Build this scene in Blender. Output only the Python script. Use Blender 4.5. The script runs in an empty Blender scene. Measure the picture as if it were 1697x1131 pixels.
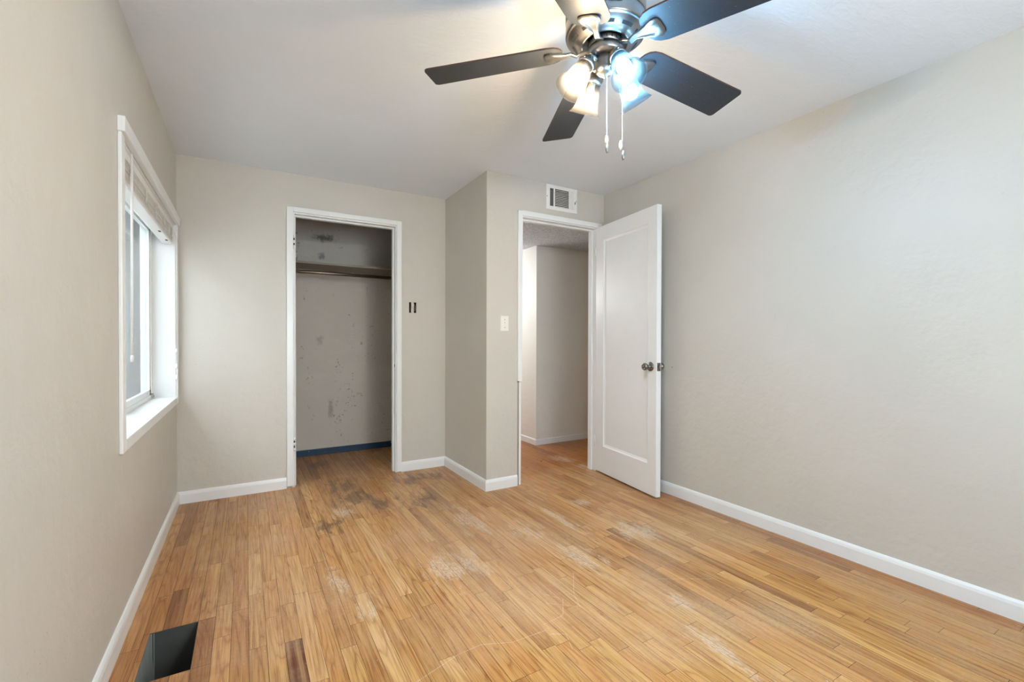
import bpy, bmesh, math, random
from mathutils import Vector, Matrix
random.seed(7)
S = bpy.context.scene
COL = S.collection

# ------------------------------------------------------------------ camera
YAW, PITCH, ROLL, FPX = .5301, -.0092, .0025, 752.43
fw = Vector((math.sin(YAW)*math.cos(PITCH), math.cos(YAW)*math.cos(PITCH), math.sin(PITCH)))
rt = Vector((math.cos(YAW), -math.sin(YAW), 0))
up = rt.cross(fw)
r2 = rt*math.cos(ROLL)+up*math.sin(ROLL)
u2 = -rt*math.sin(ROLL)+up*math.cos(ROLL)
cam = bpy.data.cameras.new('camera')
cam.sensor_fit = 'HORIZONTAL'; cam.sensor_width = 36.0
cam.lens = FPX/1697*36.0
cam.shift_y = (571.66-565.5)/1697
cam.clip_start = .02
camo = bpy.data.objects.new('camera', cam); COL.objects.link(camo)
M = Matrix((r2, u2, -fw)).transposed().to_4x4()
M.translation = (0, 0, 1.12)
camo.matrix_world = M
S.camera = camo

# ------------------------------------------------------------------ world, colour management
S.view_settings.view_transform = 'Standard'
S.view_settings.look = 'None'
S.view_settings.gamma = 1.0
S.view_settings.use_curve_mapping = False
S.view_settings.exposure = 1.31
S.cycles.use_denoising = True
S.cycles.max_bounces = 12
S.cycles.diffuse_bounces = 7
S.cycles.transparent_max_bounces = 24
S.cycles.sample_clamp_indirect = 6.0
W = bpy.data.worlds.new('overcast_sky'); S.world = W; W.use_nodes = True
bg = W.node_tree.nodes['Background']
bg.inputs[0].default_value = (.89, .96, 1.06, 1)
bg.inputs[1].default_value = 5.3

BULB = 360.0           # radiance of the four bulbs
WARM = (1.24, .95, .60)
COOL = (.27, .73, 1.20)

# added fill light behind the camera, set in an unseen window
def area(name, loc, rot, sx, sy, power, colr):
    l = bpy.data.lights.new(name, 'AREA'); l.shape = 'RECTANGLE'; l.size = sx; l.size_y = sy
    l.energy = power; l.color = colr
    o = bpy.data.objects.new(name, l); COL.objects.link(o); o.location = loc; o.rotation_euler = rot
    return o
area('rear_fill_light', (1.15, -1.02, 1.35), (math.radians(-90), 0, 0), 1.5, 1.1, 3, (1, .98, .95))
hl = bpy.data.lights.new('hall_lamp', 'POINT'); hl.energy = 14; hl.color = (.93, .97, 1.0); hl.shadow_soft_size = .12
hlo = bpy.data.objects.new('hall_lamp', hl); COL.objects.link(hlo); hlo.location = (1.96, 5.1, 1.72)

# ------------------------------------------------------------------ geometry of the place
XL, XR, YB, YD, XC, ZC = -.4052, 2.6739, 3.805, 2.998, 1.538, 2.3762
YR = -1.0
YCB = 4.77                     # rear wall of the closet
HZ = 2.135                     # hall ceiling

# ------------------------------------------------------------------ node helpers
class NT:
    def __init__(s, name):
        s.m = bpy.data.materials.new(name); s.m.use_nodes = True
        s.t = s.m.node_tree; s.n = s.t.nodes; s.l = s.t.links
        s.b = s.n['Principled BSDF']
    def new(s, t, **k):
        n = s.n.new(t)
        for a, v in k.items(): setattr(n, a, v)
        return n
    def link(s, a, b): s.l.new(a, b)
    def val(s, sock, v):
        if hasattr(v, 'is_linked') or isinstance(v, bpy.types.NodeSocket): s.link(v, sock)
        else:
            try: sock.default_value = v
            except Exception: sock.default_value = (v[0], v[1], v[2], 1)
    def math(s, op, a, b=0.0, c=None, clamp=False):
        n = s.new('ShaderNodeMath', operation=op); n.use_clamp = clamp
        s.val(n.inputs[0], a); s.val(n.inputs[1], b)
        if c is not None: s.val(n.inputs[2], c)
        return n.outputs[0]
    def mix(s, f, a, b, mode='MIX'):
        n = s.new('ShaderNodeMix', data_type='RGBA', blend_type=mode)
        s.val(n.inputs[0], f)
        for sock, v in ((n.inputs[6], a), (n.inputs[7], b)):
            if isinstance(v, bpy.types.NodeSocket): s.link(v, sock)
            else: sock.default_value = (v[0], v[1], v[2], 1)
        return n.outputs[2]
    def coord(s): return s.new('ShaderNodeTexCoord').outputs['Object']
    def mapping(s, v, sc=(1, 1, 1), loc=(0, 0, 0), rot=(0, 0, 0)):
        n = s.new('ShaderNodeMapping'); s.link(v, n.inputs[0])
        n.inputs[1].default_value = loc; n.inputs[2].default_value = rot; n.inputs[3].default_value = sc
        return n.outputs[0]
    def noise(s, v, scale=5, detail=3, rough=.55, dist=0.0, out=0):
        n = s.new('ShaderNodeTexNoise'); s.link(v, n.inputs['Vector'])
        n.inputs['Scale'].default_value = scale; n.inputs['Detail'].default_value = detail
        n.inputs['Roughness'].default_value = rough; n.inputs['Distortion'].default_value = dist
        return n.outputs[out]
    def ramp(s, f, stops, interp='LINEAR'):
        n = s.new('ShaderNodeValToRGB'); s.link(f, n.inputs[0]); n.color_ramp.interpolation = interp
        e = n.color_ramp.elements
        while len(e) < len(stops): e.new(.5)
        for el, (p, c) in zip(e, stops):
            el.position = p
            el.color = (c, c, c, 1) if isinstance(c, (int, float)) else (c[0], c[1], c[2], 1)
        return n.outputs[0]
    def bump(s, h, strength=.2, dist=.01, prev=None):
        n = s.new('ShaderNodeBump'); s.link(h, n.inputs['Height'])
        n.inputs['Strength'].default_value = strength; n.inputs['Distance'].default_value = dist
        if prev is not None: s.link(prev, n.inputs['Normal'])
        return n.outputs[0]
    def out(s, base=None, rough=None, normal=None, metal=None, spec=None, **k):
        b = s.b
        if base is not None: s.val(b.inputs['Base Color'], base if isinstance(base, bpy.types.NodeSocket) else (*base, 1))
        if rough is not None: s.val(b.inputs['Roughness'], rough)
        if metal is not None: s.val(b.inputs['Metallic'], metal)
        if spec is not None: s.val(b.inputs['Specular IOR Level'], spec)
        if normal is not None: s.link(normal, b.inputs['Normal'])
        for kk, v in k.items(): s.val(b.inputs[kk], v)
        return s.m

def simple(name, c, rough=.5, metal=0.0, spec=.5, nscale=40, var=.06, bump=.0):
    t = NT(name); co = t.coord()
    n = t.noise(co, nscale, 3)
    base = t.mix(n, tuple(x*(1-var) for x in c), tuple(min(1, x*(1+var)) for x in c))
    nm = t.bump(n, bump, .002) if bump else None
    return t.out(base, rough, nm, metal, spec)

# ------------------------------------------------------------------ materials
def mat_wall(name, c, rough=.42, spec=.4, patch=True, dirt=False):
    t = NT(name); co = t.coord()
    big = t.noise(co, 1.7, 3, .6)
    base = t.mix(t.ramp(big, [(.3, 0), (.7, 1)]), tuple(x*.97 for x in c), tuple(x*1.02 for x in c))
    fine = t.noise(co, 150, 3, .6)
    med = t.noise(co, 38, 4, .6)
    und = t.noise(co, 7, 3, .55)
    nm = t.bump(und, .30, .02)
    nm = t.bump(med, .34, .004, nm)
    nm = t.bump(fine, .30, .0014, nm)
    if patch:       # rough trowelled plaster areas with little craters
        v = t.new('ShaderNodeTexVoronoi'); t.link(co, v.inputs['Vector']); v.inputs['Scale'].default_value = 42
        pit = t.ramp(v.outputs['Distance'], [(.0, 0), (.16, 1)])
        mask = t.ramp(t.noise(co, 1.9, 4, .65), [(.54, 0), (.66, 1)])
        sp = t.new('ShaderNodeMix', data_type='FLOAT'); t.link(mask, sp.inputs[0]); sp.inputs[2].default_value = 1.0; t.link(pit, sp.inputs[3])
        nm = t.bump(sp.outputs[0], .6, .004, nm)
    if dirt:
        n1 = t.noise(t.mapping(co, (6, 6, 3)), 1.0, 6, .7, 1.2)
        n2 = t.noise(co, 36, 5, .7)
        spots = t.ramp(t.math('MULTIPLY', n1, n2), [(.345, 0), (.40, 1)])
        base = t.mix(t.math('MULTIPLY', spots, .6), base, (.07, .055, .04))
        pale = t.ramp(t.noise(t.mapping(co, (2, 2, 7)), 1.5, 5, .7), [(.55, 0), (.75, .35)])
        base = t.mix(pale, base, tuple(min(1, x*1.22) for x in c))
        for (px, pz, rx, rz, a) in ((.66, 2.12, .12, .045, .75), (.64, 1.94, .035, .04, .55), (.72, .44, .03, .12, .35), (.62, 1.12, .04, .05, .3)):
            d = t.new('ShaderNodeVectorMath', operation='LENGTH')
            t.link(t.mapping(co, (1/rx, 0, 1/rz), (-px/rx, 0, -pz/rz)), d.inputs[0])
            dd = t.math('ADD', d.outputs['Value'], t.math('MULTIPLY', t.math('SUBTRACT', n2, .5), 2.4))
            base = t.mix(t.math('MULTIPLY', t.ramp(dd, [(.35, 1), (1.0, 0)]), a), base, (.05, .042, .035))
    return t.out(base, rough, nm, 0, spec)

WALL = (.575, .545, .495)
m_wall = mat_wall('beige_wall_paint', WALL, rough=.45, spec=.5)
m_wall2 = mat_wall('beige_wall_paint_smooth', WALL, rough=.45, patch=False)
m_hall = mat_wall('hall_wall_paint', (.76, .735, .69), rough=.5, patch=False)
m_closet_side = mat_wall('closet_side_darkened', (.13, .12, .105), rough=.6, patch=False)  # unseen closet sides and ceiling, darkened to keep bounce light low
m_closet = mat_wall('closet_wall_paint', (.66, .62, .56), rough=.55, patch=False, dirt=True)

def mat_ceiling():
    t = NT('ceiling_paint'); co = t.coord()
    big = t.noise(t.mapping(co, (1, 2.2, 1)), 1.3, 4, .6)
    base = t.mix(big, (.735, .785, .85), (.77, .82, .88))
    sw = t.noise(t.mapping(co, (3, 9, 1), rot=(0, 0, .6)), 2.5, 5, .65, 1.5)
    nm = t.bump(sw, .25, .01)
    nm = t.bump(t.noise(co, 90, 3), .18, .0015, nm)
    return t.out(base, .6, nm, 0, .3)
m_ceil = mat_ceiling()

def mat_popcorn():
    t = NT('popcorn_ceiling'); co = t.coord()
    v = t.new('ShaderNodeTexVoronoi'); t.link(co, v.inputs['Vector']); v.inputs['Scale'].default_value = 95
    n = t.noise(co, 70, 4, .7)
    h = t.math('SUBTRACT', n, v.outputs['Distance'])
    nm = t.bump(h, 1.0, .012)
    base = t.mix(t.ramp(n, [(.35, 0), (.65, 1)]), (.52, .535, .55), (.90, .92, .94))
    return t.out(base, .9, nm, 0, .2)
m_pop = mat_popcorn()

def mat_trim():
    t = NT('white_trim_paint'); co = t.coord()
    n = t.noise(co, 5, 4, .6); f = t.noise(co, 120, 2)
    base = t.mix(n, (.755, .77, .775), (.81, .825, .83))
    nm = t.bump(t.noise(t.mapping(co, (1, 1, 1)), 14, 4), .12, .004)
    nm = t.bump(f, .06, .001, nm)
    return t.out(base, .3, nm, 0, .5)
m_trim = mat_trim()
m_door = mat_trim(); m_door.name = 'white_door_paint'

def mat_blue():
    t = NT('chipped_blue_paint'); co = t.coord()
    n = t.noise(co, 26, 5, .7)
    chips = t.ramp(t.noise(co, 34, 3, .6), [(.69, 0), (.71, 1)])
    base = t.mix(n, (.022, .052, .105), (.034, .072, .14))
    base = t.mix(chips, base, (.7, .68, .62))
    return t.out(base, .45, t.bump(n, .2, .002), 0, .4)
m_blue = mat_blue()

def mat_boards():
    t = NT('worn_oak_strip_floor'); co = t.coord()
    at = t.new('ShaderNodeAttribute', attribute_name='rnd'); rnd = at.outputs['Vector']
    tone = t.new('ShaderNodeAttribute', attribute_name='tone').outputs['Fac']
    off = t.new('ShaderNodeVectorMath', operation='SCALE'); t.link(rnd, off.inputs[0]); off.inputs['Scale'].default_value = 37.0
    p = t.new('ShaderNodeVectorMath', operation='ADD'); t.link(co, p.inputs[0]); t.link(off.outputs[0], p.inputs[1]); p = p.outputs[0]
    # cathedral grain: bent contour lines of a stretched noise field
    fld = t.noise(t.mapping(p, (14, .85, 1)), 1.0, 2, .42, .25)
    rings = t.math('FRACT', t.math('MULTIPLY', fld, 15.0))
    ring = t.ramp(rings, [(0, 1), (.16, .30), (.55, 0), (.88, .30), (1, 1)])
    pores = t.noise(t.mapping(p, (240, 4.5, 1)), 1.0, 3, .65)
    streak = t.noise(t.mapping(p, (55, 1.6, 1)), 1.0, 4, .6)
    col = t.ramp(tone, [(0, (.17, .052, .03)), (.14, (.28, .120, .043)), (.35, (.42, .205, .072)), (.6, (.53, .285, .105)), (.85, (.61, .36, .15)), (1, (.66, .42, .20))])
    col = t.mix(t.math('MULTIPLY', ring, .80), col, t.mix(1.0, col, (.58, .40, .25), 'MULTIPLY'))
    col = t.mix(t.math('MULTIPLY', t.ramp(pores, [(.46, 0), (.62, 1)]), .75), col, t.mix(1.0, col, (.52, .40, .30), 'MULTIPLY'))
    col = t.mix(t.math('MULTIPLY', t.ramp(streak, [(.38, 0), (.70, 1)]), .45), col, (.70, .46, .22))
    hs = t.new('ShaderNodeSeparateXYZ'); t.link(rnd, hs.inputs[0])
    col = t.mix(t.ramp(hs.outputs[1], [(.55, 0), (1, .55)]), col, t.mix(1.0, col, (1.02, .84, .72), 'MULTIPLY'))
    n_big = t.noise(co, 1.35, 5, .62, .4)
    n_mid = t.noise(co, 7.0, 5, .68, .6)
    n_fine = t.noise(co, 75, 4, .7)
    sep = t.new('ShaderNodeSeparateXYZ'); t.link(co, sep.inputs[0])
    X, Y = sep.outputs[0], sep.outputs[1]
    def blob(px, py, rx, ry, wob=1.6, src=None):
        d = t.new('ShaderNodeVectorMath', operation='LENGTH')
        t.link(t.mapping(co, (1/rx, 1/ry, 0), (-px/rx, -py/ry, 0)), d.inputs[0])
        dd = t.math('ADD', d.outputs['Value'], t.math('MULTIPLY', t.math('SUBTRACT', src or n_mid, .5), wob))
        return t.ramp(dd, [(.3, 1), (1.0, 0)])
    def total(list_):
        r = list_[0]
        for x in list_[1:]: r = t.math('MAXIMUM', r, x)
        return r
    # old darker amber finish survives in the hall, along the walls and behind the door
    # (smoothstep of position: the finish itself is different there)
    hall = t.ramp(t.math('ADD', Y, t.math('MULTIPLY', n_mid, .25)), [(3.05/6, 0), (3.45/6, 1)])
    hy = t.math('DIVIDE', t.math('ADD', Y, t.math('MULTIPLY', n_mid, .25)), 6.0)
    t.link(hy, hall.node.inputs[0])
    hallx = t.math('GREATER_THAN', X, 1.6)
    hall = t.math('MULTIPLY', hall, hallx)
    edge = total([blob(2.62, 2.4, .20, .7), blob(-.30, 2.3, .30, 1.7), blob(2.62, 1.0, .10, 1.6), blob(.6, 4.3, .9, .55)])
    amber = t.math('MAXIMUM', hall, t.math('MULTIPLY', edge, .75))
    # the tone is lighter in the middle of the room and darker towards the doors and walls
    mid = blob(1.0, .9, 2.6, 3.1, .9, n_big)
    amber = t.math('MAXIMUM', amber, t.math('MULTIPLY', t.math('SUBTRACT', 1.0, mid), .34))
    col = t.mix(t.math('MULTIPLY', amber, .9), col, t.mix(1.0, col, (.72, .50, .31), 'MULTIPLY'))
    golden = t.ramp(t.math('ADD', t.math('MULTIPLY', Y, .5), t.math('MULTIPLY', t.math('SUBTRACT', n_big, .5), .8)), [(.45, 1), (.85, 0)])
    col = t.mix(t.math('MULTIPLY', golden, .75), col, t.mix(1.0, col, (.96, .85, .52), 'MULTIPLY'))
    col = t.mix(t.math('MULTIPLY', hall, .7), col, t.mix(1.0, col, (1.15, 1.0, .46), 'MULTIPLY'))
    # worn grey-beige traffic areas in the room
    worn = t.math('MULTIPLY', t.ramp(n_big, [(.42, 0), (.62, 1)]), t.math('SUBTRACT', 1.0, amber, clamp=True))
    wsrc = t.math('MULTIPLY', worn, t.ramp(n_fine, [(.30, .15), (.70, 1)]))
    col = t.mix(t.math('MULTIPLY', wsrc, .48), col, (.62, .475, .34))
    # dark water stains near the closet
    n_st = t.noise(t.mapping(co, (17, 5, 1), (4, 1, 0)), 1.0, 5, .7, .5)
    st = total([blob(.66, 3.36, .15, .20, 4.5, n_st), blob(.78, 3.14, .10, .16, 4.5, n_st), blob(1.22, 3.55, .24, .13, 4.0, n_st), blob(.57, 4.36, .12, .12, 4.0, n_st), blob(.62, 3.66, .12, .22, 4.5, n_st), blob(1.05, 3.05, .12, .2, 5.0, n_st), blob(.42, 2.9, .08, .14, 5.0, n_st)])
    col = t.mix(t.math('MULTIPLY', st, .66), col, (.105, .062, .046))
    # pale scuffs and paint drips
    n_scuff = t.noise(t.mapping(co, (40, 9, 1), rot=(0, 0, .25)), 1.0, 5, .72, .8)
    n_irr = t.math('ADD', t.math('MULTIPLY', n_scuff, .5), t.math('MULTIPLY', t.noise(t.mapping(co, (16, 5, 1), (2, 7, 0)), 1.0, 4, .65), .5))
    wh = total([blob(x, y, a*.8, b*1.5, 6.5, n_irr) for x, y, a, b in ((1.494, 1.826, .10, .13), (1.604, 1.312, .05, .05), (1.477, 1.022, .05, .13), (.841, 2.062, .12, .14), (.546, 3.084, .10, .07), (1.415, 2.258, .11, .10), (.982, 2.086, .10, .12), (1.97, 1.937, .16, .10), (2.575, 3.45, .10, .12), (2.6, 3.184, .06, .10), (.36, 2.2, .05, .10), (.45, 1.9, .05, .06), (1.2, 2.6, .12, .18), (1.7, 2.3, .05, .22), (2.0, 2.45, .12, .05))])
    brk = t.ramp(t.noise(t.mapping(co, (150, 45, 1), rot=(0, 0, .3)), 1.0, 4, .7), [(.40, .08), (.58, 1)])
    wh = t.math('MULTIPLY', wh, brk)
    col = t.mix(t.math('MULTIPLY', wh, .62), col, (.68, .60, .50))
    spk = t.ramp(t.noise(t.mapping(co, (1, .45, 1), rot=(0, 0, .4)), 105, 3, .6), [(.71, 0), (.73, 1)])
    spk2 = t.math('MULTIPLY', spk, t.ramp(n_mid, [(.40, 0), (.58, 1)]))
    col = t.mix(t.math('MULTIPLY', spk2, .8), col, (.80, .76, .70))
    dsp = t.ramp(t.noise(t.mapping(co, (1, .5, 1), (3, 5, 0)), 46, 2, .5), [(.745, 0), (.765, 1)])
    col = t.mix(t.math('MULTIPLY', dsp, .6), col, (.10, .06, .04))
    # thin scratches
    def seg(a, b, w):
        dx, dy = b[0]-a[0], b[1]-a[1]; L = math.hypot(dx, dy); ux, uy = dx/L, dy/L
        qx = t.math('SUBTRACT', X, a[0]); qy = t.math('SUBTRACT', Y, a[1])
        u = t.math('ADD', t.math('MULTIPLY', qx, ux), t.math('MULTIPLY', qy, uy))
        v = t.math('ABSOLUTE', t.math('SUBTRACT', t.math('MULTIPLY', qx, uy), t.math('MULTIPLY', qy, ux)))
        uc = t.math('ABSOLUTE', t.math('SUBTRACT', u, L/2))
        return t.math('MULTIPLY', t.math('LESS_THAN', uc, L/2), t.math('LESS_THAN', v, w))
    polys = [[(.479, 1.431), (.652, 1.483), (.743, 1.489), (.852, 1.442), (.998, 1.438)], [(1.007, 1.471), (1.113, 1.482), (1.183, 1.577), (1.13, 1.651)],
             [(1.102, 1.587), (1.212, 1.493)], [(1.359, 1.729), (1.248, 1.583), (1.207, 1.486)], [(1.656, 1.493), (1.89, 1.357)], [(1.02, 1.30), (1.05, 1.38), (1.0, 1.41)]]
    sc = total([seg(a, b, .0008) for pl in polys for a, b in zip(pl, pl[1:])])
    col = t.mix(t.math('MULTIPLY', sc, t.ramp(n_fine, [(.35, .25), (.6, .75)])), col, (.78, .70, .60))
    rough = t.math('ADD', .30, t.math('ADD', t.math('MULTIPLY', n_mid, .22), t.math('MULTIPLY', wh, .2)))
    rough = t.math('SUBTRACT', rough, t.math('MULTIPLY', amber, .10))
    nm = t.bump(t.math('SUBTRACT', t.math('MULTIPLY', streak, .5), pores), .10, .0012)
    return t.out(col, rough, nm, 0, .38)
m_board = mat_boards()
m_gap = simple('dark_joint', (.045, .024, .012), .8)

def mat_metal(name, c, rough=.3, an=True):
    t = NT(name); co = t.coord()
    n = t.noise(t.mapping(co, (1, 1, 90)), 6, 3, .6)
    return t.out(t.mix(n, tuple(x*.92 for x in c), c), t.math('ADD', rough-.06, t.math('MULTIPLY', n, .12)), t.bump(n, .04, .001), 1.0, .5)
m_nickel = mat_metal('brushed_nickel', (.34, .33, .32), .36)
m_nickel_light = mat_metal('satin_nickel_arms', (.27, .265, .255), .36)
m_chrome = mat_metal('worn_chrome_knob', (.27, .265, .25), .2)
m_brass = mat_metal('aged_brass_plate', (.20, .18, .13), .4)
m_slot = simple('dark_slot', (.02, .02, .022), .8)
m_black = simple('black_void', (.008, .007, .007), .9)
m_duct_shaded = simple('galvanised_duct_shaded', (.085, .088, .084), .5, .2, .5, 9, .35, .2)  # duct metal darkened to carry the shade inside the hole
m_duct_lit = simple('galvanised_duct_lit_side', (.30, .32, .31), .5, .3, .5, 14, .3, .2)  # same duct metal painted lighter, as the lit side
m_plastic = simple('white_plastic', (.78, .765, .73), .35)
m_ventw = simple('white_enamel', (.78, .775, .75), .35)
m_cream = simple('aged_white_slats', (.80, .80, .79), .5, 0, .4, 30, .1)
m_wand = simple('white_wand', (.80, .80, .785), .3)
m_cord = simple('white_cord', (.72, .70, .66), .8)
m_shelf = simple('closet_shelf_wood', (.33, .30, .26), .6, 0, .3, 20, .12)
m_rod = mat_metal('closet_rod_metal', (.30, .25, .20), .4)
m_chain = mat_metal('bead_chain', (.75, .74, .72), .35)
m_raw = simple('raw_jamb_wood', (.42, .34, .26), .7)

def mat_blade():
    t = NT('espresso_blade'); co = t.coord()
    n = t.noise(t.mapping(co, (2, 40, 40)), 3, 4, .6)
    dust = t.ramp(t.noise(co, 160, 2), [(.70, 0), (.74, 1)])
    base = t.mix(n, (.024, .0265, .031), (.033, .036, .041))
    base = t.mix(t.math('MULTIPLY', dust, .3), base, (.4, .38, .35))
    return t.out(base, .42, t.bump(n, .05, .001), 0, .25)
m_blade = mat_blade()
m_blade_edge = simple('rosewood_blade_edge', (.062, .030, .022), .5)
m_dust = simple('grey_dust', (.35, .34, .32), .95)

def mat_glass_shade():
    t = NT('frosted_glass'); n, l = t.n, t.l
    n.remove(t.b); out = n['Material Output']
    d = t.new('ShaderNodeBsdfDiffuse'); d.inputs[0].default_value = (.026, .0258, .0255, 1)
    tr = t.new('ShaderNodeBsdfTranslucent'); tr.inputs[0].default_value = (.026, .0258, .0255, 1)
    g = t.new('ShaderNodeBsdfGlossy'); g.inputs[0].default_value = (.9, .9, .9, 1); g.inputs['Roughness'].default_value = .5
    tp = t.new('ShaderNodeBsdfTransparent'); tp.inputs[0].default_value = (.99, .99, .99, 1)
    a1 = t.new('ShaderNodeMixShader'); a1.inputs[0].default_value = .55; l.new(d.outputs[0], a1.inputs[1]); l.new(tr.outputs[0], a1.inputs[2])
    a2 = t.new('ShaderNodeMixShader'); a2.inputs[0].default_value = .004; l.new(a1.outputs[0], a2.inputs[1]); l.new(g.outputs[0], a2.inputs[2])
    a3 = t.new('ShaderNodeMixShader'); a3.inputs[0].default_value = .60; l.new(a2.outputs[0], a3.inputs[1]); l.new(tp.outputs[0], a3.inputs[2])
    l.new(a3.outputs[0], out.inputs[0])
    return t.m
m_shade = mat_glass_shade()

def mat_emit(name, c, s):
    t = NT(name); t.n.remove(t.b)
    e = t.new('ShaderNodeEmission'); e.inputs[0].default_value = (*c, 1); e.inputs[1].default_value = s
    t.l.new(e.outputs[0], t.n['Material Output'].inputs[0]); return t.m
m_bulb_w = mat_emit('warm_bulb', WARM, BULB)
m_bulb_c = mat_emit('cool_bulb', COOL, BULB*1.12)
m_bulb_w2 = mat_emit('bright_warm_bulb', WARM, BULB*1.4)

def mat_pane():
    t = NT('window_glass'); t.n.remove(t.b)
    tp = t.new('ShaderNodeBsdfTransparent'); tp.inputs[0].default_value = (.90, .93, .92, 1)
    g = t.new('ShaderNodeBsdfGlossy'); g.inputs['Roughness'].default_value = .03
    d = t.new('ShaderNodeBsdfDiffuse'); d.inputs[0].default_value = (.75, .77, .76, 1)
    fr = t.new('ShaderNodeFresnel'); fr.inputs[0].default_value = 1.5
    geo = t.new('ShaderNodeNewGeometry'); fo = t.math('MULTIPLY', fr.outputs[0], t.math('SUBTRACT', 1.0, geo.outputs['Backfacing']))
    a = t.new('ShaderNodeMixShader'); t.l.new(fo, a.inputs[0]); t.l.new(tp.outputs[0], a.inputs[1]); t.l.new(g.outputs[0], a.inputs[2])
    t.l.new(a.outputs[0], t.n['Material Output'].inputs[0]); return t.m
m_pane = mat_pane()
def mat_screen():
    # insect screen added to dim the slanted view but pass daylight: the flatter one looks across it the more thread and the less gap one sees
    t = NT('added_insect_screen'); t.n.remove(t.b); co = t.coord()
    lw = t.new('ShaderNodeLayerWeight'); lw.inputs[0].default_value = .5
    c = t.math('MAXIMUM', t.math('SUBTRACT', 1.0, lw.outputs['Facing']), .02)
    op = t.math('MINIMUM', t.math('DIVIDE', .17, c), 1.0)
    n = t.noise(t.mapping(co, (1, 40, .8)), 2, 3, .6)
    col = t.mix(n, (.10, .098, .092), (.145, .142, .135))
    df = t.new('ShaderNodeBsdfDiffuse'); t.l.new(col, df.inputs[0])
    tr = t.new('ShaderNodeBsdfTranslucent'); t.l.new(col, tr.inputs[0])
    m1 = t.new('ShaderNodeMixShader'); m1.inputs[0].default_value = .5; t.l.new(df.outputs[0], m1.inputs[1]); t.l.new(tr.outputs[0], m1.inputs[2])
    tp = t.new('ShaderNodeBsdfTransparent')
    m2 = t.new('ShaderNodeMixShader'); t.l.new(op, m2.inputs[0]); t.l.new(tp.outputs[0], m2.inputs[1]); t.l.new(m1.outputs[0], m2.inputs[2])
    t.l.new(m2.outputs[0], t.n['Material Output'].inputs[0]); return t.m
m_screen = mat_screen()

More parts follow.
